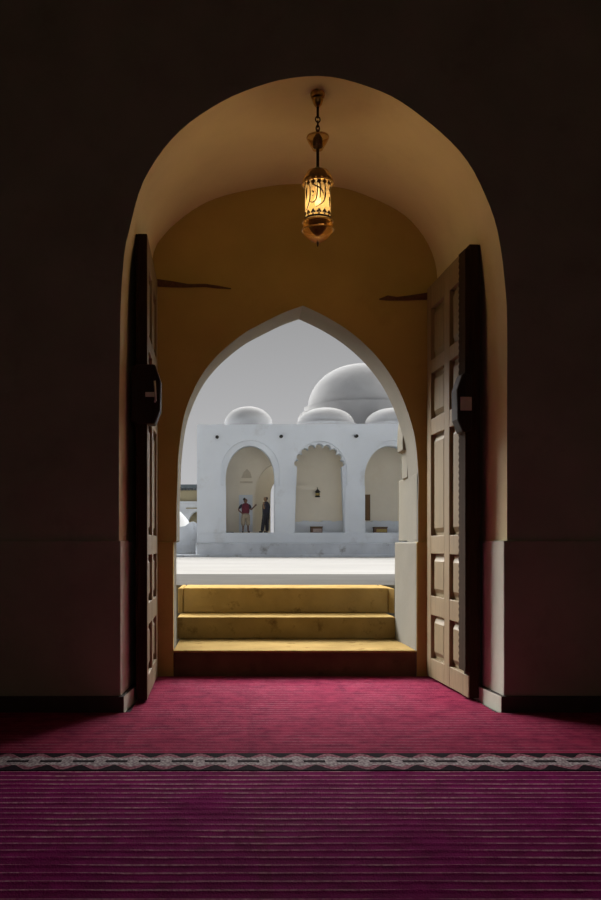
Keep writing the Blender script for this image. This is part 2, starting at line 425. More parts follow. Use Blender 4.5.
# outer order of the pointed arch: jamb cheeks that stand forward into the courtyard
XC = PX(418, Y1)
YW = 7.78
bm = bmesh.new()
zs = PZ(479, 7.6)
prism_xy(bm, [(XC - 0.004, Y1 + 0.02), (XC + 0.5, Y1 + 0.1), (XC + 0.5, YW), (PX(398.5, YW), YW)], DADO, zs)
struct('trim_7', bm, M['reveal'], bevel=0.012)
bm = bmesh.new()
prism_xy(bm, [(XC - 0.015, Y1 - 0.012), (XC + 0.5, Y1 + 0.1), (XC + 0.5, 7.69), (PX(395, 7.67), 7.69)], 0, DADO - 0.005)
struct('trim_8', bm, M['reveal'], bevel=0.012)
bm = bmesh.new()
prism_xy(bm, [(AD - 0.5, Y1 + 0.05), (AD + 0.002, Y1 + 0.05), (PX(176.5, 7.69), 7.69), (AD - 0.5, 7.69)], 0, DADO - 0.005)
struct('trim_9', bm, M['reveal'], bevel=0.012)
# springer of the outer arch ring, ending above the cheek
bm = bmesh.new()
a = [(PX(x, 7.45), PZ(y, 7.45)) for x, y in ((398.8, 452), (398.6, 442), (399.2, 430), (400.5, 418), (412, 412), (424, 479), (403.2, 479), (403.0, 453))]
prism_xz(bm, a, 7.28, 7.52)
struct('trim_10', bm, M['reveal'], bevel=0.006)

# the stair up to the courtyard
st = empty('entrance_steps', (PX(295, Y1), Y1, 0), 'three worn yellow steps with dark red bottom riser under the pointed arch', 'steps')
def child_box(name, mat, root, x0, x1, y0, y1, z0, z1, bevel=0.006):
    bm = bmesh.new(); L = root.location
    box(bm, x0 - L.x, x1 - L.x, y0 - L.y, y1 - L.y, z0 - L.z, z1 - L.z)
    return finish(name, bm, mat, root, bevel=bevel)
G = 0.612
child_box('riser', M['redriser'], st, AD + 0.003, AR - 0.012, Y1 + 0.0, Y1 + 0.1, 0.0, 0.185)['label'] = 'dark red bottom riser'
child_box('step', M['step'], st, AD + 0.003, AR - 0.014, Y1 - 0.012, 7.72, 0.186, 0.205, 0.008)
child_box('step', M['step'], st, PX(177, 7.67), PX(396, 7.67), 7.67, 8.2, 0.206, 0.391, 0.012)
child_box('step', M['step'], st, PX(183, 8.12), PX(388.5, 8.12), 8.12, 8.75, 0.392, G, 0.012)
bm = bmesh.new(); L = st.location
xa, xb = PX(388.5, 8.12), PX(396, 7.67)
prism_xy(bm, [(xa - L.x, 8.1 - L.y), (xb + 0.05 - L.x, 8.02 - L.y), (xb + 0.05 - L.x, 8.75 - L.y), (xa - L.x, 8.75 - L.y)], 0.392, G)
finish('side_block', bm, M['step'], st, bevel=0.008)
bm = bmesh.new()
prism_xy(bm, [(PX(183, 8.12) - 0.001 - L.x, 8.1 - L.y), (PX(178, 8.06) - L.x, 8.06 - L.y), (PX(178, 8.06) - L.x, 8.75 - L.y), (PX(183, 8.12) - 0.001 - L.x, 8.75 - L.y)], 0.392, G)
finish('side_block', bm, M['step'], st, bevel=0.008)

# ------------------------------------------------------------------ courtyard ground and an unseen wing added to shade it
YB = 45.0; ZB = PZ(557, YB)
bm = bmesh.new()
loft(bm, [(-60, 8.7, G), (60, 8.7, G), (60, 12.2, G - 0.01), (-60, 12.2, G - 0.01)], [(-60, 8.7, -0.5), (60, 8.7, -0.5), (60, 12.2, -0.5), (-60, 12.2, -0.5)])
struct('ground_shaded_strip', bm, M['pavegrey_shade'])  # darker than the court: the wing's shade is put into its colour
bm = bmesh.new()
loft(bm, [(-60, 12.2, G - 0.012), (60, 12.2, G - 0.012), (60, YB, ZB), (60, 140, ZB), (-60, 140, ZB), (-60, YB, ZB)],
     [(-60, 12.2, -0.5), (60, 12.2, -0.5), (60, YB, -0.5), (60, 140, -0.5), (-60, 140, -0.5), (-60, YB, -0.5)])
struct('ground_courtyard', bm, M['sand'])
bm = bmesh.new(); box(bm, 2.75, 9.0, Y2, 11.4, 0.0, 7.0); struct('wall_shade_wing', bm, M['white'])

# ------------------------------------------------------------------ carpet
ca = empty('carpet', (0, 0, 0), 'red ribbed mosque carpet covering the floor with a patterned cross band', 'carpet')
bm = bmesh.new()
ys = []; y = ROOM[2] + 0.02
while y < Y1 - 0.02:
    k = y / RIB
    ys.append(y); y += RIB / 6
rows = []
for y in ys:
    fr = (y / RIB) % 1.0; d = abs(fr - 0.5)
    z = 0.012 + (0.005 * max(0, 1 - (d / 0.14) ** 2) if d < 0.14 else 0)
    rows.append([bm.verts.new((xx, y, z)) for xx in (x0 + 0.02, DL + 0.06, 0.5, DR - 0.06, x1 - 0.02)])
for a, b in zip(rows, rows[1:]):
    for k in (range(4) if b[0].co.y < Y0 - 0.042 else (1, 2)): bm.faces.new((a[k], a[k + 1], b[k + 1], b[k]))
# rim down to the floor
for a in (rows[0], rows[-1]):
    lo = [bm.verts.new((v.co.x, v.co.y, 0.001)) for v in a]
    for k in range(4):
        if a is rows[0] or k in (1, 2): bm.faces.new((a[k], a[k + 1], lo[k + 1], lo[k]))
bmesh.ops.delete(bm, geom=[v for v in bm.verts if not v.link_faces], context='VERTS')
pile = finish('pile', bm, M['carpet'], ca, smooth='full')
bm = bmesh.new(); box(bm, x0 + 0.02, x1 - 0.02, 3.995, 4.32, 0.004, 0.0185)
tag(finish('border_band', bm, M['border'], ca), 'dark cross band with a pale lozenge chain')

# ------------------------------------------------------------------ the two panelled doors
def make_door(name, hinge, angle, side, label, lock_z, strip):
    """local frame: hinge at origin, leaf runs along -Y towards the room, face looks to local +X*side"""
    root = empty(name, hinge, label, 'door', rz=angle)
    root['kind'] = 'structure'
    Wd, T, Hd = 1.02, 0.058, 2.93 if side > 0 else 2.885
    s = side
    def bx(name, mat, ya, yb, za, zb, xa, xb, par=root, bevel=0.004):
        bm = bmesh.new(); X = sorted((xa * s, xb * s)); box(bm, X[0], X[1], -yb, -ya, za, zb)
        return finish(name, bm, mat, par, bevel=bevel)
    # x: 0 = passage face, negative = back face
    cols = [(0.105, 0.45), (0.575, 0.90)]
    rws = [(0.17, 0.485), (0.624, 0.93), (1.06, 1.79), (1.907, 2.24), (2.336, Hd - 0.17)]
    bx('stile', M['doorwood'], 0, 0.105, 0.03, Hd, -T, 0)
    bx('stile', M['darkwood'] if strip else M['doorwood'], 0.90, Wd - 0.02, 0.03, Hd, -T, 0)
    bx('edge_board', M['darkwood'], Wd - 0.0199, Wd, 0.03, Hd, -T, -0.001)
    bx('mullion', M['doorwood'], 0.45, 0.575, 0.03, Hd, -T, 0)
    zs = [0.03] + [z for r in rws for z in r] + [Hd]
    for k in range(0, len(zs), 2):
        for j, (a, b) in enumerate(cols): bx('rail', M['doorwood'], a + 0.0005, b - 0.0005, zs[k], zs[k + 1], -T + 0.001, -0.001)
    if strip: bx('bottom_rail_face', M['doorwood'], 0.88, Wd, 0.03, 0.17, -0.002, 0.006)
    for a, b in cols:
        for c, d in rws:
            # raised and fielded panel
            bm = bmesh.new(); g = 0.055
            def loop(x, i): return [(x * s, -(a + i), c + i), (x * s, -(b - i), c + i), (x * s, -(b - i), d - i), (x * s, -(a + i), d - i)]
            loops = [loop(-T + 0.012, 0.0), loop(-0.034, 0.0), loop(-0.034, 0.022), loop(-0.012, g), ]
            vs = [[bm.verts.new(p) for p in L] for L in loops]
            bm.faces.new(vs[0]); bm.faces.new(vs[-1])
            for A_, B_ in zip(vs, vs[1:]):
                for k in range(4): bm.faces.new((A_[k], A_[(k + 1) % 4], B_[(k + 1) % 4], B_[k]))
            finish('panel', bm, M['panelwood'], root)
    # plain dark back boards of the leaf
    bx('back_board', M['darkwood'], 0.01, Wd - 0.004, 0.03, Hd, -T - 0.014, -T)
    # carved cover strip on the meeting stile
    if strip:
        bm = bmesh.new(); pts = []
        z = 0.2
        ny = 0
        while z < Hd - 0.03:
            pts += [(0.895, z), (0.878, z + 0.02)]; z += 0.04
        poly = [(-(y), z) for y, z in pts] + [(-(Wd + 0.004), Hd - 0.03), (-(Wd + 0.004), 0.2)]
        A_ = [(0.0, y, z) for y, z in poly]; B_ = [(0.028 * s, y, z) for y, z in poly]
        loft(bm, A_, B_); tag(finish('cover_strip', bm, M['darkwood'], root), 'dark carved strip with notched edge')
    # wooden lock block on the free edge
    lk = []
    zc, hh = lock_z, 0.185
    bk = -0.10 if s > 0 else -0.012
    prf = [(bk, zc - hh * 0.92), (bk + 0.04, zc - hh), (0.05, zc - hh), (0.082, zc - hh * 0.55), (0.086, zc + hh * 0.45), (0.05, zc + hh), (bk + 0.04, zc + hh), (bk, zc + hh * 0.92)]
    bm = bmesh.new()
    loft(bm, [(x * s, -0.91, z) for x, z in prf], [(x * s, -1.045, z) for x, z in prf])
    lock = finish('lock_box', bm, M['lockwood'], root, bevel=0.012)
    bx('lock_plate', M['steel'], 1.044, 1.052, zc - 0.05 if s < 0 else zc - 0.02, zc + 0.035 if s < 0 else zc + 0.01, -0.006 if s < 0 else -0.01, 0.066 if s < 0 else 0.05, lock, 0.003)
    if s > 0:
        bm = bmesh.new(); tube(bm, [(0.05, -1.05, zc - 0.05), (0.055, -1.07, zc - 0.045), (0.055, -1.075, zc + 0.0), (0.05, -1.075, zc + 0.075)], 0.006, 8)
        finish('latch_pull', bm, M['steel'], lock, smooth='full')
    return root
FL = Vector((PX(157.5, 6.74), 6.74, 0)); NL = Vector((PX(147.2, 5.72), 5.72, 0))
FR = Vector((PX(427, 6.80), 6.80, 0)); NR = Vector((PX(468.5, 5.80), 5.80, 0))
def ang(fr, nr):
    d = nr - fr; return math.atan2(d.y, d.x) + PI / 2
make_door('door_1', FL, ang(FL, NL), 1, 'dark left door leaf seen nearly edge-on, standing open against the jamb', 1.93, False)
make_door('door_2', FR, ang(FR, NR), -1, 'open right door leaf of pale panelled wood with dark carved edge strip', 1.885, True)

# ------------------------------------------------------------------ hanging lantern
LX, LY = 0.524, 5.62
ztop = 3.765
lan = empty('hanging_lantern', (LX, LY, ztop), 'lit brass lantern with pierced script hanging on a chain from the vault', 'lantern')
def LZ(py): return PZ(py, LY) - ztop
def lpart(name, prof, mat, par=lan, seg=40, smooth=True):
    bm = bmesh.new(); lathe(bm, [(r, z) for r, z in prof], seg=seg)
    return finish(name, bm, mat, par, smooth=smooth)
sc = LY / F
zz = LZ
lpart('ceiling_rose', [(0.0, 0.0), (0.028, 0.0), (0.034, zz(90)), (0.045, zz(94)), (0.040, zz(97.5)), (0.022, zz(98)), (0.034, zz(99)), (0.034, zz(101)), (0.024, zz(105)), (0.012, zz(107)), (0.0, zz(107))], M['brass'])
bm = bmesh.new(); tube(bm, [(0, 0, zz(106)), (0, 0, zz(118))], 0.008, 12); finish('upper_rod', bm, M['bronze'], lan, smooth=True)
def link_bm(zc, h, w, ay):
    bm = bmesh.new(); pts = []
    for k in range(16):
        a = 2 * PI * k / 16; u, v = math.cos(a) * w, math.sin(a) * h
        pts.append((u * math.cos(ay), u * math.sin(ay), zc + v))
    return tube(bm, pts, 0.0042, 6, True)
for k, (c, hh, w, a) in enumerate(((119.5, 0.018, 0.015, 0.3), (124, 0.020, 0.011, 1.6), (128.5, 0.020, 0.011, 0.3), (132.5, 0.018, 0.011, 1.6))):
    finish('chain_link', link_bm(zz(c), hh, w, a), M['bronze'], lan, smooth='full')
t = 0.003
lpart('cup', [(0.030, zz(150)), (0.040, zz(147)), (0.058, zz(142)), (0.068, zz(138.5)), (0.066, zz(136)), (0.060, zz(138.5)), (0.048, zz(143)), (0.03, zz(147)), (0.0, zz(148)), (0.0, zz(150.5)), (0.03, zz(150))], M['amber'])
bm = bmesh.new(); tube(bm, [(0.066 * math.cos(2 * PI * k / 36), 0.066 * math.sin(2 * PI * k / 36), zz(137.5)) for k in range(36)], 0.0035, 6, True)
finish('cup_rim', bm, M['brass'], lan, smooth='full')
lpart('cup_core', [(0.0, zz(133)), (0.012, zz(134)), (0.030, zz(139)), (0.030, zz(147)), (0.0, zz(148))], M['bronze'])
bm = bmesh.new(); tube(bm, [(0, 0, zz(149)), (0, 0, zz(170))], 0.0095, 12); finish('lower_rod', bm, M['bronze'], lan, smooth=True)
lpart('cap', [(0.0, zz(167)), (0.018, zz(168)), (0.042, zz(170.5)), (0.056, zz(174)), (0.060, zz(179.5)), (0.0, zz(179.5))], M['bronze'])
lpart('cap_flare', [(0.062, zz(171.5)), (0.078, zz(175)), (0.093, zz(180)), (0.099, zz(184)), (0.096, zz(184.6)), (0.089, zz(181)), (0.074, zz(176.5)), (0.060, zz(173)), (0.062, zz(171.5))], M['amber'])
bm = bmesh.new(); tube(bm, [(0.098 * math.cos(2 * PI * k / 40), 0.098 * math.sin(2 * PI * k / 40), zz(184.3)) for k in range(40)], 0.0042, 6, True)
finish('upper_rim', bm, M['brass'], lan, smooth='full')
R = 0.078
glass = lpart('glass_cylinder', [(R, zz(179)), (R, zz(222)), (R - 0.004, zz(222)), (R - 0.004, zz(179)), (R, zz(179))], M['glass'], seg=48)
# pierced metal ornament wrapped round the glass
bm = bmesh.new(); RF = R + 0.003
def cyl(th, z): return (RF * math.sin(th), -RF * math.cos(th), z)
def diamond(bm, th, zc, w, h):
    # rounded lozenge lying on the cylinder
    n = 10; inner = []; outer = []
    for k in range(n):
        a = 2 * PI * k / n; u, v = math.cos(a) * w, math.sin(a) * h
        x, y, z = cyl(th + u / RF, zc + v); outer.append((x, y, z)); inner.append((x * 0.97, y * 0.97, z))
    loft(bm, outer, inner)
for k in range(14):
    th = 2 * PI * k / 14
    diamond(bm, th, zz(181.8), 0.0145, 0.011); diamond(bm, th, zz(183.8), 0.008, 0.009)
    diamond(bm, th, zz(186), 0.0135, 0.011); diamond(bm, th, zz(187.6), 0.005, 0.007)
finish('fretwork', bm, M['bronze'], glass)
bm = bmesh.new()
for k in range(14):
    th = 2 * PI * k / 14
    diamond(bm, th, zz(214.2), 0.0085, 0.009); diamond(bm, th + 0.11, zz(215.7), 0.007, 0.007); diamond(bm, th - 0.11, zz(215.7), 0.007, 0.007)
    diamond(bm, th, zz(217.8), 0.0045, 0.012)
finish('fretwork', bm, M['bronze'], glass)
for pyc in (180.0, 219.3):
    bm = bmesh.new(); lathe(bm, [(RF + 0.001, zz(pyc - 0.9)), (RF + 0.001, zz(pyc + 0.9)), (RF - 0.002, zz(pyc + 0.9)), (RF - 0.002, zz(pyc - 0.9)), (RF + 0.001, zz(pyc - 0.9))], seg=48)
    finish('ring_band', bm, M['bronze'], glass, smooth=True)
strokes = [[(330, 258), (338, 300), (340, 350), (338, 405), (322, 455), (290, 488), (240, 515)],
           [(208, 282), (235, 300), (275, 322), (308, 350), (322, 395)],
           [(255, 260), (258, 310), (258, 370), (252, 420), (238, 452), (212, 465), (192, 452)],
           [(286, 262), (288, 310), (288, 360), (284, 430)],
           [(186, 285), (190, 340), (190, 400), (184, 450), (158, 525)],
           [(160, 300), (158, 350), (158, 420)], [(394, 290), (388, 330), (398, 370)], [(386, 400), (384, 450), (392, 500)],
           [(212, 352), (222, 362), (214, 375)], [(222, 395), (212, 404)]]
bm = bmesh.new()
for rep in range(1):
    for s_ in strokes:
        pts = []
        for zx, zy in spline(s_, 4):
            th = math.asin(max(-0.97, min(0.97, (zx - 276) / 134))) + rep * 2 * PI / 3
            pts.append(cyl(th, zz(160 + zy / 10.0)))
        n = len(pts); rr = [0.0020 + 0.0026 * math.sin(PI * min(1, (i + 1.2) / (n + 0.4))) for i in range(n)]
        tube(bm, pts, rr, 6)
finish('script_ornament', bm, M['bronze'], glass, smooth='full')
lpart('base_band', [(0.0, zz(218.8)), (0.056, zz(218.8)), (0.058, zz(220)), (0.056, zz(226.5)), (0.046, zz(230)), (0.025, zz(234)), (0.0, zz(236))], M['bronze'])
lpart('bowl', [(0.086, zz(221)), (0.094, zz(226)), (0.096, zz(229.5)), (0.085, zz(234)), (0.055, zz(239.5)), (0.02, zz(242.5)), (0.0, zz(243)), (0.0, zz(242)), (0.02, zz(241.5)), (0.052, zz(238.5)), (0.08, zz(233.5)), (0.091, zz(229.5)), (0.088, zz(226)), (0.082, zz(221)), (0.086, zz(221))], M['amber'])
for pyc, r_ in ((222.2, 0.093), (230.2, 0.096)):
    bm = bmesh.new(); tube(bm, [(r_ * math.cos(2 * PI * k / 40), r_ * math.sin(2 * PI * k / 40), zz(pyc)) for k in range(40)], 0.004, 6, True)
    finish('lower_rim', bm, M['brass'], lan, smooth='full')
lpart('finial', [(0.0, zz(241)), (0.006, zz(241)), (0.008, zz(243)), (0.004, zz(246)), (0.0, zz(247))], M['bronze'], seg=12)
# bulb inside the glass and its light
bm = bmesh.new(); lathe(bm, [(0, zz(205)), (0.014, zz(204.5)), (0.021, zz(201)), (0.016, zz(197)), (0.010, zz(194)), (0.010, zz(180)), (0, zz(180))], seg=16)
finish('bulb', bm, M['bulb'], lan, smooth='full')
lg = bpy.data.lights.new('lantern_glow', 'POINT'); lg.energy = 5.5; lg.color = (1.0, 0.80, 0.54); lg.shadow_soft_size = 0.072
lo_ = bpy.data.objects.new('lantern_glow', lg); COL.objects.link(lo_); lo_.parent = lan; lo_.location = (0, 0, zz(204))

# ------------------------------------------------------------------ arcaded building across the courtyard
K = YB / F
def bxz(px, py): return (PX(px, YB), PZ(py, YB))
ZF = PZ(532.6, YB)                        # arcade floor
bl = empty('arcade_building', (PX(300, YB), YB, ZB), 'white arcaded building with three tall arches and domes beyond the courtyard', 'building')
BL = bl.location
def rel(pts): return [(x - BL.x, z - BL.z) for x, z in pts]
def arch_pts(cx, half, spring, top, n=24, p=1.0):
    """pixel outline of a round-ish arch, left to right"""
    return [(cx - half * math.cos(PI * k / n), spring - (spring - top) * math.sin(PI * k / n) ** p) for k in range(n + 1)]
def scallop(cx, half, spring, top, lobes=9):
    out = []; base = arch_pts(cx, half, spring, top, lobes)
    for (ax, ay), (bx_, by) in zip(base, base[1:]):
        mx, my = (ax + bx_) / 2, (ay + by) / 2; dx, dy = bx_ - ax, by - ay; L = math.hypot(dx, dy)
        nx, ny = dy / L, -dx / L
        for k in range(7):
            a = PI - PI * k / 6
            u = math.cos(a) * L / 2; v = math.sin(a) * L / 2 * 1.05
            out.append((mx + dx / L * u + nx * v, my + dy / L * u + ny * v))
    return out
bays = [(250.2, 24.6, 478, 445.2, 226, 274.6), (319.8, 22.6, 466.5, 446.8, 294.8, 345), (390.5, 25.5, 478, 445.3, 365, 416), (461, 25, 478, 445.3, 436, 486)]
def facade_poly(outline):
    pts = [bxz(197, 532.7)]
    for b in outline: pts += [bxz(x, y) for x, y in b]
    pts += [bxz(560, 532.7), bxz(560, 423), bxz(197, 424.5)]
    return rel(pts)
outer = []; inner_ = []
for i, (c, h, sp, tp, xl, xr) in enumerate(bays):
    o_ = arch_pts(c, h + 4.6, 471 if i != 1 else 471, tp - 5 if i != 1 else 441, 28)
    outer.append([(xl, 532.7), (xl, 486), (o_[0][0], 486)] + o_ + [(o_[-1][0], 486), (xr, 486), (xr, 532.7)])
    if i == 1: a_ = scallop(c, h, sp, tp)
    else: a_ = arch_pts(c, h, sp, tp, 28)
    inner_.append([(xl, 532.7)] + a_ + [(xr, 532.7)])
bm = bmesh.new(); prism_xz(bm, facade_poly(outer), 0, 0.16)
fac = finish('facade', bm, M['white'], bl, smooth=True)
bm = bmesh.new(); prism_xz(bm, facade_poly(inner_), 0.161, 0.75)
finish('arch_ring', bm, M['white'], bl, smooth=True)
# plinth: upper ledge and rough lower course, and the arcade floor
xl, xr = PX(197, YB) - BL.x, PX(560, YB) - BL.x
def bbox(name, mat, xa, xb, ya, yb, pa, pb, bevel=0.0, Y=YB):
    bm = bmesh.new(); box(bm, xa, xb, ya, yb, PZ(pb, YB) - BL.z, PZ(pa, YB) - BL.z)
    return finish(name, bm, mat, bl, bevel=bevel)
bbox('ledge', M['white'], xl, xr, -0.02, 0.76, 532.62, 543, 0.03)
bbox('plinth', M['whitedirty'], xl - 0.06, xr, -0.12, 0.8, 543, 558, 0.05)
bbox('kerb', M['whitedirty'], xl - 1.5, xr, -0.55, -0.13, 554.5, 558, 0.05)
bbox('arcade_floor', M['pavegrey_shade'], xl, xr, 0.77, 2.69, 532.9, 545)
wx0, wx1 = PX(266, YB) - BL.x, PX(296, YB) - BL.x       # unseen roof gap added to light the room behind the first bay
bbox('roof', M['white'], xl, xr, 0.76, 2.7, 424.6, 432)
bbox('roof', M['white'], xl, wx0, 2.701, 12.0, 424.6, 432)
bbox('roof', M['white'], wx1, xr, 2.701, 12.0, 424.6, 432)
bbox('roof', M['white'], wx0 + 0.001, wx1 - 0.001, 7.5, 12.0, 424.6, 432)
# end walls, back walls, pier walls between the bays
DB = 2.1
bbox('end_wall', M['white'], xl, xl + 0.7, 0.76, 12, 432, 545)
for xm in (284.5, 355.0, 426):
    xm_ = PX(xm, YB) - BL.x
    bbox('cross_wall', M['inside'], xm_ - 0.35, xm_ + 0.35, 0.76, DB - 0.032, 432, 532.8)
bb = [(PX(294, YB) - BL.x - 0.6, PX(560, YB) - BL.x)]
bbox('back_wall', M['inside'], bb[0][0], bb[0][1], DB - 0.03, DB + 0.5, 432, 532.8)
# first bay: back wall with its own arch that opens to a sunlit court behind
YD = YB + DB
def dxz(px, py): return (PX(px, YD) - BL.x, PZ(py, YD) - BL.z)
bm = bmesh.new()
ar = arch_pts(276.5, 22, 499, 464, 24)
pts = [dxz(200, 532), dxz(254.5, 532)] + [dxz(x, y) for x, y in ar] + [dxz(298.5, 532), dxz(301, 532), dxz(301, 430), dxz(200, 430)]
prism_xz(bm, pts, DB, DB + 0.6); finish('back_wall', bm, M['inside'], bl, smooth=True)
# niche ornament on that wall
bm = bmesh.new()
prism_xz(bm, [dxz(240, 481.5), dxz(252.5, 481.5), dxz(252.5, 483), dxz(240, 483)], DB - 0.12, DB + 0.05)
prism_xz(bm, [dxz(241.5, 476.8), dxz(251.5, 476.8), dxz(251.5, 478), dxz(241.5, 478)], DB - 0.10, DB + 0.05)
prism_xz(bm, [dxz(242, 476.7), dxz(243.5, 472.5), dxz(247, 469), dxz(250.3, 472.5), dxz(251.5, 476.7)], DB - 0.06, DB + 0.05)
finish('niche_ornament', bm, M['tanwall'], bl)
bm = bmesh.new(); prism_xz(bm, [dxz(239, 495), dxz(252.5, 495), dxz(252.5, 532), dxz(239, 532)], DB - 0.05, DB + 0.05)
finish('white_panel', bm, M['white'], bl)
# rear room wall with a bright doorway
YE = YB + 5.5
def exz(px, py): return (PX(px, YE) - BL.x, PZ(py, YE) - BL.z)
bm = bmesh.new()
da = arch_pts(281, 10.5, 495, 480, 16)
pts = [exz(200, 534), exz(270.5, 534)] + [exz(x, y) for x, y in da] + [exz(291.5, 534), exz(420, 534), exz(420, 430), exz(200, 430)]
prism_xz(bm, pts, 5.5, 6.0); finish('rear_wall', bm, M['inside'], bl, smooth=True)
bbox('arcade_floor', M['pavegrey_shade'], xl, xr, 2.7, 12, 532.9, 545)
# benches along the back of the second and third bays
for a_, b_ in ((284.5, 355), (355.0, 426)):
    bm = bmesh.new(); xa, xb = PX(a_, YB) - BL.x + 0.35, PX(b_, YB) - BL.x - 0.35
    n = 24; top = [(xa + (xb - xa) * k / n, PZ(521.5, YD) - BL.z + random.uniform(-0.04, 0.04)) for k in range(n + 1)]
    prism_xz(bm, [(xa, PZ(533, YB) - BL.z)] + top + [(xb, PZ(533, YB) - BL.z)], DB - 0.6, DB - 0.035)
    finish('bench', bm, M['white'], bl)
# water spouts and their stains
for px, py in ((217.2, 437), (281, 436.3), (355.8, 436), (430, 436)):
    bm = bmesh.new(); x, z = bxz(px, py)
    tube(bm, [(x - BL.x, 0.1, z - BL.z), (x - BL.x, -0.35, z - BL.z - 0.04)], 0.085, 10)
    tag(finish('drain_spout', bm, M['black'], bl, smooth=True), 'dark drain spout')
# domes on the roof
def dome(name, cx, top, half, base, Y, mat='dome', lip=None, squash=1.0):
    x = PX(cx, Y) - BL.x; R_ = half / F * Y; zt_ = PZ(top, Y) - BL.z; zb_ = PZ(base, Y) - BL.z
    prof = []
    for k in range(15):
        a = PI / 2 * k / 14
        prof.append((R_ * math.cos(a) ** squash, zb_ + (zt_ - zb_) * math.sin(a)))
    prof[-1] = (0.0, zt_)
    zr = PZ(424.7, YB) - BL.z
    prof = ([(R_ + lip, zr - 0.05), (R_ + lip, zb_), ] if lip is not None else [(R_, min(zr, zb_) - 0.05)]) + prof
    bm = bmesh.new(); lathe(bm, prof, x, Y - YB, 48)
    return finish(name, bm, M[mat], bl, smooth=True)
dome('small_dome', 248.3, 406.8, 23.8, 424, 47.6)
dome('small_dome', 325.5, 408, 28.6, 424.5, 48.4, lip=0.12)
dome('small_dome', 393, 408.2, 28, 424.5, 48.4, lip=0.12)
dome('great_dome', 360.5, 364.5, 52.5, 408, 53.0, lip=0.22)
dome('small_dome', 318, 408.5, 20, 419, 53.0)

# things in the arcade
def Pf(px, Y, z=ZF): return Vector((PX(px, Y), Y, z))
YI = YD - 0.35
wl = empty('arcade_lantern', (PX(317, YD), YD - 0.30, PZ(497.5, YD)), 'small dark lantern hanging inside the scalloped middle arch', 'lantern')
bm = bmesh.new(); lathe(bm, [(0, 0), (0.12, 0), (0.14, 0.04), (0.10, 0.06), (0.105, 0.24), (0.15, 0.27), (0.07, 0.36), (0.02, 0.41), (0.0, 0.45)], seg=8)
finish('lantern_body', bm, M['black'], wl)
bm = bmesh.new(); lathe(bm, [(0.085, 0.07), (0.112, 0.09), (0.112, 0.20), (0.085, 0.23)], seg=8); finish('lantern_pane', bm, M['boxgold'], wl)
bm = bmesh.new(); tube(bm, [(0, 0, 0.43), (0, 0.05, 0.49), (0, 0.26, 0.49)], 0.014, 6); finish('wall_bracket', bm, M['black'], wl)
# board leaning against the pier in the right bay
pb = P(367.6, 522.5, YD - 0.3)
bd = empty('wooden_board', (pb.x, pb.y, PZ(521.5, YD) + 0.045), 'tall narrow brown board standing on the bench in the right archway', 'board')
bm = bmesh.new(); box(bm, -0.125, 0.125, -0.03, 0.03, 0.0, 1.32); finish('plank', bm, M['board'], bd, bevel=0.01)
bm = bmesh.new(); box(bm, -0.125, -0.095, -0.045, -0.031, 0.0, 1.32); box(bm, 0.095, 0.125, -0.045, -0.031, 0.0, 1.32); finish('edge_batten', bm, M['timber_shade'], bd)
def low_box(name, px0, px1, py0, py1, face, label):
    Y = YB + 0.95; x = PX((px0 + px1) / 2, Y); w = (px1 - px0) / F * Y / 2; h = (py1 - py0) / F * Y
    r = empty(name, (x, Y, ZF - 0.012), label, 'box')
    bm = bmesh.new(); box(bm, -w, w, 0, 0.4, 0, h); finish('body', bm, M['box'], r, bevel=0.01)
    bm = bmesh.new(); box(bm, -w + 0.11, w - 0.03, -0.02, -0.001, 0.05, h - 0.06); finish('front_panel', bm, face, r)
    bm = bmesh.new(); box(bm, -w - 0.02, w + 0.02, -0.03, 0.42, h + 0.001, h + 0.05); finish('lid', bm, M['timber_shade'], r)
    return r
low_box('wooden_box', 311, 322.5, 528.2, 533.8, M['boxface'], 'small brown box with pinkish front inside the scalloped middle arch')
low_box('wooden_box', 374.2, 387.3, 529, 534.2, M['boxgold'], 'small dark box with yellowish front inside the right archway')

# ------------------------------------------------------------------ people
def skin(name, chains, mat, parent=None, sub=2):
    """chains: list of lists of (x, y, z, radius); the first point of a chain may be an int index into earlier points to branch"""
    verts, edges, rad, roots = [], [], [], []
    for ch in chains:
        prev = None
        for p in ch:
            if isinstance(p, int): prev = p; continue
            verts.append(p[:3]); rad.append(p[3]); i = len(verts) - 1
            if prev is None: roots.append(i)
            else: edges.append((prev, i))
            prev = i
    me = bpy.data.meshes.new(name); me.from_pydata(verts, edges, []); me.materials.append(mat)
    o = bpy.data.objects.new(name, me); COL.objects.link(o)
    if parent is not None: o.parent = parent
    md = o.modifiers.new('skin', 'SKIN'); md.use_smooth_shade = True
    for i, r in enumerate(rad):
        sv = me.skin_vertices[0].data[i]; sv.radius = (r, r) if not hasattr(r, '__len__') else r
        sv.use_root = i in roots
    sb = o.modifiers.new('subdivision', 'SUBSURF'); sb.levels = sub; sb.render_levels = sub
    return o
def hand(wx, wy, wz, d, n, r=0.009):
    """palm and five fingers as chains; d = pointing direction, n = thumb side"""
    d = Vector(d).normalized(); n = Vector(n); n = (n - d * n.dot(d)).normalized(); w = Vector((wx, wy, wz)); c = d.cross(n)
    ch = [[(*(w), 0.024), (*(w + d * 0.045), (0.036)), (*(w + d * 0.085), 0.032)]]
    for k, ln in enumerate((0.068, 0.078, 0.072, 0.056)):
        b = w + d * 0.075 + n * (0.030 - 0.02 * k)
        ch.append([(*(b), r), (*(b + d * ln * 0.5), r), (*(b + d * ln * 0.85 + c * 0.018), r * 0.85)])
    b = w + d * 0.03 + n * 0.028
    ch.append([(*b, 0.011), (*(b + d * 0.03 + n * 0.03), 0.010), (*(b + d * 0.062 + n * 0.038), 0.009)])
    return ch
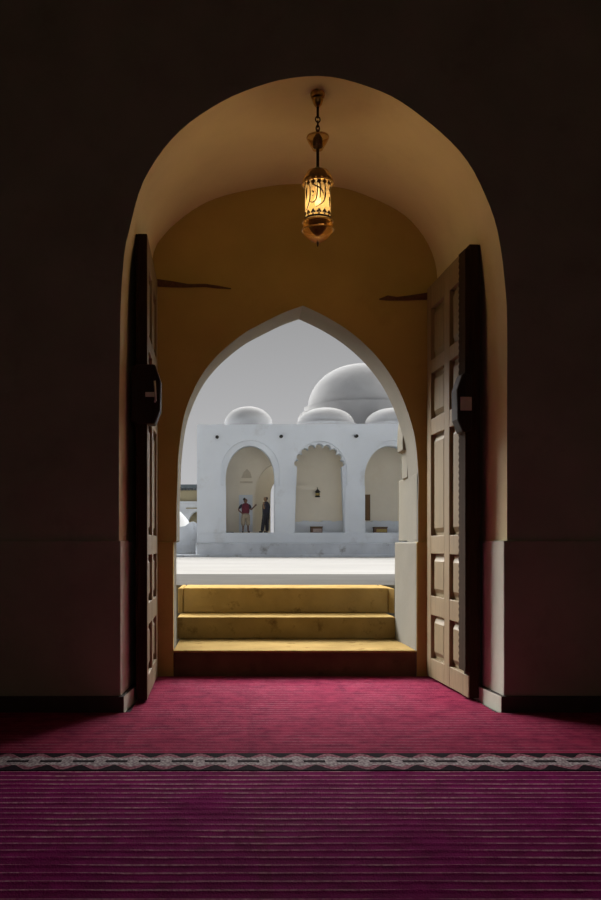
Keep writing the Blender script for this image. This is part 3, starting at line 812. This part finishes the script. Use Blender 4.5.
def head_chains(hx, hy, hz, f):
    """nose, ears, chin, brow of a head centred at hx,hy,hz looking along f"""
    f = Vector(f).normalized(); s = Vector((-f.y, f.x, 0)); c = Vector((hx, hy, hz)); up = Vector((0, 0, 1))
    ch = [[(*(c + f * 0.060 + up * 0.015), 0.016), (*(c + f * 0.088 + up * 0.0), 0.018), (*(c + f * 0.108 - up * 0.020), 0.021), (*(c + f * 0.08 - up * 0.03), 0.016)],
          [(*(c + f * 0.05 - up * 0.085), 0.035), (*(c + f * 0.075 - up * 0.095), 0.026)],
          [(*(c + f * 0.062 + up * 0.036 - s * 0.05), 0.018), (*(c + f * 0.078 + up * 0.037), 0.020), (*(c + f * 0.062 + up * 0.036 + s * 0.05), 0.018)],
          [(*(c + f * 0.068 - up * 0.055 - s * 0.026), 0.013), (*(c + f * 0.082 - up * 0.056), 0.017), (*(c + f * 0.068 - up * 0.055 + s * 0.026), 0.013)]]
    for q in (-1, 1): ch.append([(*(c + s * q * 0.078 + up * 0.02), 0.015), (*(c + s * q * 0.092 - up * 0.012), 0.013), (*(c + s * q * 0.078 - up * 0.035), 0.010)])
    return ch
def eyes(hx, hy, hz, f, mat, parent):
    f = Vector(f).normalized(); s = Vector((-f.y, f.x, 0)); c = Vector((hx, hy, hz))
    for q in (-1, 1):
        bm = bmesh.new(); bmesh.ops.create_uvsphere(bm, u_segments=10, v_segments=8, radius=0.013, matrix=Matrix.Translation(c + f * 0.074 + s * q * 0.034 + Vector((0, 0, 0.012))))
        finish('eye', bm, mat, parent, smooth='full')
M['skin1'] = plain('brown_skin', (0.15, 0.075, 0.045), 0.55)
M['skin2'] = plain('tan_skin', (0.26, 0.15, 0.08), 0.55)
M['maroon'] = plain('maroon_cloth', (0.11, 0.016, 0.03), 0.9)
M['navy'] = plain('dark_navy_cloth', (0.022, 0.022, 0.035), 0.9)
M['khaki'] = plain('khaki_cloth', (0.26, 0.22, 0.16), 0.9)
M['charcoal'] = plain('charcoal_cloth', (0.02, 0.019, 0.024), 0.9)
M['shoe'] = plain('black_shoe', (0.012, 0.011, 0.011), 0.5)
M['hair'] = plain('black_hair', (0.010, 0.009, 0.009), 0.7)
M['patch'] = plain('tan_cloth', (0.30, 0.23, 0.12), 0.9)

YP = YB + 0.42
def man_red():
    r = empty('person', (PX(245.6, YP), YP, ZF + 0.0), 'person in maroon vest and khaki shorts, hand on hip, pointing right', 'person', 'two people talking in the left archway')
    hx, hz = -0.01, 1.585
    body = [[(0.0, 0.0, 0.93, 0.125), (0.0, 0.0, 1.10, 0.12), (0.0, 0.0, 1.28, 0.135), (0.0, 0.0, 1.40, 0.085), (0.0, 0.0, 1.47, 0.055), (hx, 0, 1.53, 0.085), (hx, 0, 1.60, 0.104), (hx, 0, 1.69, 0.088)],
            [2, (-0.19, 0.0, 1.37, 0.058), (-0.365, 0.0, 1.13, 0.043), (-0.17, -0.09, 0.95, 0.032), (-0.145, -0.095, 0.93, 0.03)],
            [2, (0.19, 0.0, 1.37, 0.058), (0.26, -0.05, 1.12, 0.043), (0.45, -0.123, 1.31, 0.032), (0.485, -0.13, 1.34, 0.032)],
            [0, (-0.09, 0.0, 0.86, 0.095), (-0.115, -0.01, 0.48, 0.06), (-0.125, 0.02, 0.09, 0.04), (-0.135, -0.10, 0.035, 0.035)],
            [0, (0.09, 0.0, 0.86, 0.095), (0.115, -0.01, 0.48, 0.06), (0.125, 0.02, 0.09, 0.04), (0.17, -0.09, 0.035, 0.035)]]
    body += hand(-0.17, -0.09, 0.95, (0.6, -0.1, -0.5), (0.3, -1, 0.2)) + hand(0.44, -0.12, 1.30, (0.75, -0.2, 0.7), (-0.5, -0.1, 0.8)) + head_chains(hx, 0, hz, (0.95, -0.3, 0))
    b = skin('body', body, M['skin1'], r)
    eyes(hx, 0, hz, (0.95, -0.3, 0), M['shoe'], r)
    skin('shirt', [[(0, 0, 0.88, (0.21, 0.17)), (0, 0, 1.10, (0.205, 0.17)), (0, 0, 1.28, (0.235, 0.18)), (0, 0, 1.41, (0.19, 0.14)), (0, 0, 1.47, 0.08)]], M['maroon'], r)['label'] = 'maroon vest'
    skin('sleeve', [[(-0.13, 0, 1.37, 0.075), (-0.21, 0, 1.34, 0.075), (-0.33, 0, 1.18, 0.062)]], M['navy'], r)['label'] = 'dark sleeve'
    skin('sleeve', [[(0.13, 0, 1.37, 0.075), (0.20, -0.01, 1.33, 0.075), (0.25, -0.04, 1.17, 0.062)]], M['navy'], r)['label'] = 'dark sleeve'
    skin('shorts', [[(0, 0, 1.0, 0.19), (0, 0, 0.90, 0.19)], [1, (-0.105, 0, 0.76, 0.135), (-0.122, -0.005, 0.32, 0.115)], [1, (0.105, 0, 0.76, 0.135), (0.122, -0.005, 0.32, 0.115)]], M['khaki'], r)
    for s_, tx in ((-1, -0.02), (1, 0.06)):
        skin('shoe', [[(s_ * 0.125, 0.045, 0.05, 0.048), (s_ * 0.125 + tx * 0.5, -0.06, 0.042, 0.046), (s_ * 0.125 + tx * 1.2, -0.16, 0.036, 0.038)]], M['shoe'], r)
    skin('hair', [[(hx - 0.035, 0.015, 1.575, 0.095), (hx - 0.026, 0.012, 1.625, 0.112), (hx - 0.004, 0.0, 1.66, 0.108), (hx + 0.012, -0.005, 1.67, 0.085)]], M['hair'], r)
    return r
def man_dark():
    r = empty('person', (PX(266.0, YP), YP, ZF), 'person in dark polo and dark trousers standing by the pier, facing left', 'person', 'two people talking in the left archway')
    f = (-0.92, -0.38, 0); hx, hz = -0.025, 1.665
    body = [[(0.0, 0.0, 0.97, 0.125), (0.0, 0.0, 1.15, 0.12), (0.0, 0.0, 1.34, 0.135), (0.0, 0.0, 1.47, 0.085), (-0.01, 0.0, 1.54, 0.055), (hx, 0, 1.61, 0.085), (hx, 0, 1.68, 0.104), (hx, 0, 1.77, 0.088)],
            [2, (0.11, 0.12, 1.43, 0.058), (0.16, 0.10, 1.15, 0.043), (0.10, -0.06, 0.93, 0.032), (0.09, -0.07, 0.90, 0.03)],
            [2, (-0.10, -0.15, 1.43, 0.058), (-0.10, -0.22, 1.16, 0.043), (-0.14, -0.30, 1.37, 0.032), (-0.137, -0.305, 1.41, 0.032)],
            [0, (-0.05, -0.07, 0.90, 0.095), (-0.13, -0.09, 0.49, 0.062), (-0.20, -0.09, 0.09, 0.042), (-0.31, -0.12, 0.035, 0.035)],
            [0, (0.05, 0.06, 0.90, 0.095), (0.05, 0.05, 0.49, 0.062), (0.05, 0.07, 0.09, 0.042), (-0.04, 0.02, 0.035, 0.035)]]
    body += hand(0.10, -0.06, 0.93, (-0.3, -0.3, -0.9), (-0.9, 0, 0)) + hand(-0.14, -0.30, 1.37, (0.1, -0.1, 0.9), (0.9, 0.2, 0)) + head_chains(hx, 0, hz, f)
    skin('body', body, M['skin2'], r)
    eyes(hx, 0, hz, f, M['shoe'], r)
    skin('shirt', [[(0, 0, 0.84, 0.17), (0, 0, 0.95, 0.20), (0, 0, 1.14, 0.195), (0, 0, 1.34, 0.215), (0, 0, 1.48, 0.16), (-0.005, 0, 1.54, 0.08)],
                   [(0.06, 0.08, 1.43, 0.08), (0.12, 0.12, 1.40, 0.078), (0.155, 0.105, 1.19, 0.064)],
                   [(-0.05, -0.10, 1.43, 0.08), (-0.10, -0.15, 1.40, 0.078), (-0.10, -0.21, 1.20, 0.064)]], M['navy'], r)
    skin('trousers', [[(0, 0, 1.05, 0.18), (0, 0, 0.93, 0.185)], [1, (-0.06, -0.075, 0.80, 0.135), (-0.13, -0.09, 0.49, 0.10), (-0.195, -0.09, 0.06, 0.085)],
                      [1, (0.06, 0.065, 0.80, 0.135), (0.05, 0.05, 0.49, 0.10), (0.05, 0.07, 0.06, 0.085)]], M['charcoal'], r)
    for (xx, yy) in ((-0.20, -0.09), (0.05, 0.07)):
        skin('shoe', [[(xx + 0.04, yy + 0.01, 0.05, 0.05), (xx - 0.06, yy - 0.02, 0.042, 0.047), (xx - 0.16, yy - 0.055, 0.036, 0.039)]], M['shoe'], r)
    bm = bmesh.new(); box(bm, -0.17, -0.05, -0.235, -0.205, 1.20, 1.33); tag(finish('chest_badge', bm, M['patch'], r, bevel=0.006), 'tan patch on the chest')
    skin('hair', [[(hx + 0.03, 0.012, 1.60, 0.075), (hx + 0.028, 0.012, 1.66, 0.098), (hx + 0.022, 0.010, 1.72, 0.104), (hx + 0.012, 0.005, 1.755, 0.085)]], M['hair'], r)
    return r
man_red(); man_dark()
mat_ = empty('doormat', (PX(229.6, YB + 1.1), YB + 1.1, ZF - 0.014), 'thin dark mat at the left foot of the left archway', 'mat')
bm = bmesh.new(); box(bm, -0.16, 0.2, -0.25, 0.25, 0.0, 0.05); finish('mat', bm, M['charcoal'], mat_, bevel=0.01)

# ------------------------------------------------------------------ buildings beyond on the left
Yc = 75.0
bb2 = empty('distant_building', (PX(186, Yc), Yc, ZB), 'distant tan and white building with dark notched parapet left of the arcade', 'building')
def cb(name, mat, px0, px1, py0, py1, d0, d1, par=bb2, Y=Yc):
    bm = bmesh.new(); L = par.location
    box(bm, PX(px0, Y) - L.x, PX(px1, Y) - L.x, d0, d1, PZ(py1, Y) - L.z, PZ(py0, Y) - L.z); return finish(name, bm, mat, par)
cb('upper_wall', M['tanstone'], 130, 230, 490, 501.5, 0.2, 4)
cb('roof_band', M['merlon'], 130, 230, 484.5, 488, -0.1, 4)
L = bb2.location
for k in range(24):
    bm = bmesh.new()
    px = 132 + k * 3.3
    box(bm, PX(px, Yc) - L.x, PX(px + 1.5, Yc) - L.x, -0.1, 0.15, PZ(490.2, Yc) - L.z, PZ(488, Yc) - L.z)
    finish('bracket', bm, M['merlon'], bb2)
cb('recess_wall', M['dome'], 130, 230, 488, 490, 0.4, 4)
# lower white wall with an arched opening
bm = bmesh.new()
def cxz(px, py): return (PX(px, Yc) - L.x, PZ(py, Yc) - L.z)
aw = arch_pts(197, 8.5, 524, 511.5, 14)
prism_xz(bm, [cxz(130, 560), cxz(188.5, 560)] + [cxz(x, y) for x, y in aw] + [cxz(205.5, 560), cxz(230, 560), cxz(230, 501.5), cxz(130, 501.5)], -0.1, 1.2)
finish('lower_wall', bm, M['white'], bb2, smooth=True)
cb('ledge', M['white'], 130, 230, 501.5, 503, -0.3, 1.2)
cb('band', M['tanstone'], 186, 230, 507.8, 508.8, -0.2, 0)
cb('arch_back', M['tanstone'], 185, 215, 505, 560, 1.2, 1.5)
Yd = 52.0
sh = empty('domed_hut', (PX(178, Yd), Yd, ZB), 'low hut with sunlit white conical roof left of the arcade', 'building')
L = sh.location
bm = bmesh.new(); rr = 14.0 / F * Yd
prof = [(rr * 1.02, PZ(527, Yd) - L.z - 0.05), (rr * 1.0, PZ(526, Yd) - L.z), (rr * 0.55, PZ(517.5, Yd) - L.z), (rr * 0.15, PZ(511.5, Yd) - L.z), (0, PZ(510, Yd) - L.z)]
lathe(bm, prof, 0, 0, 32); tag(finish('roof', bm, M['sunwhite'], sh, smooth=True), 'sunlit white conical roof')
bm = bmesh.new(); lathe(bm, [(rr * 0.95, 0), (rr * 0.95, PZ(526, Yd) - L.z)], 0, 0, 32); finish('drum', bm, M['white'], sh, smooth=True)
Ye = 47.0
lw = empty('boundary_wall', (PX(186, Ye), Ye, ZB), 'low stained whitewashed wall at the left end of the arcade', 'wall')
L = lw.location
bm = bmesh.new()
n = 30; px_a, px_b = 120, 205
top = [(PX(px_a + (px_b - px_a) * k / n, Ye) - L.x, PZ(527 - 6 * math.exp(-((px_a + (px_b - px_a) * k / n - 193) / 6) ** 2) + random.uniform(-.4, .4), Ye) - L.z) for k in range(n + 1)]
prism_xz(bm, [(top[0][0], -0.02)] + top + [(top[-1][0], -0.02)], 0, 0.8); finish('masonry', bm, M['whitedirty'], lw)
bm = bmesh.new(); box(bm, PX(187, Ye) - L.x, PX(195.5, Ye) - L.x, -0.04, 0.02, PZ(552, Ye) - L.z, PZ(549, Ye) - L.z); finish('drain_slot', bm, M['black'], lw)
bm = bmesh.new(); box(bm, top[0][0], top[-1][0], -0.25, -0.001, -0.02, PZ(545, Ye) - L.z); finish('footing', bm, M['whitedirty'], lw)
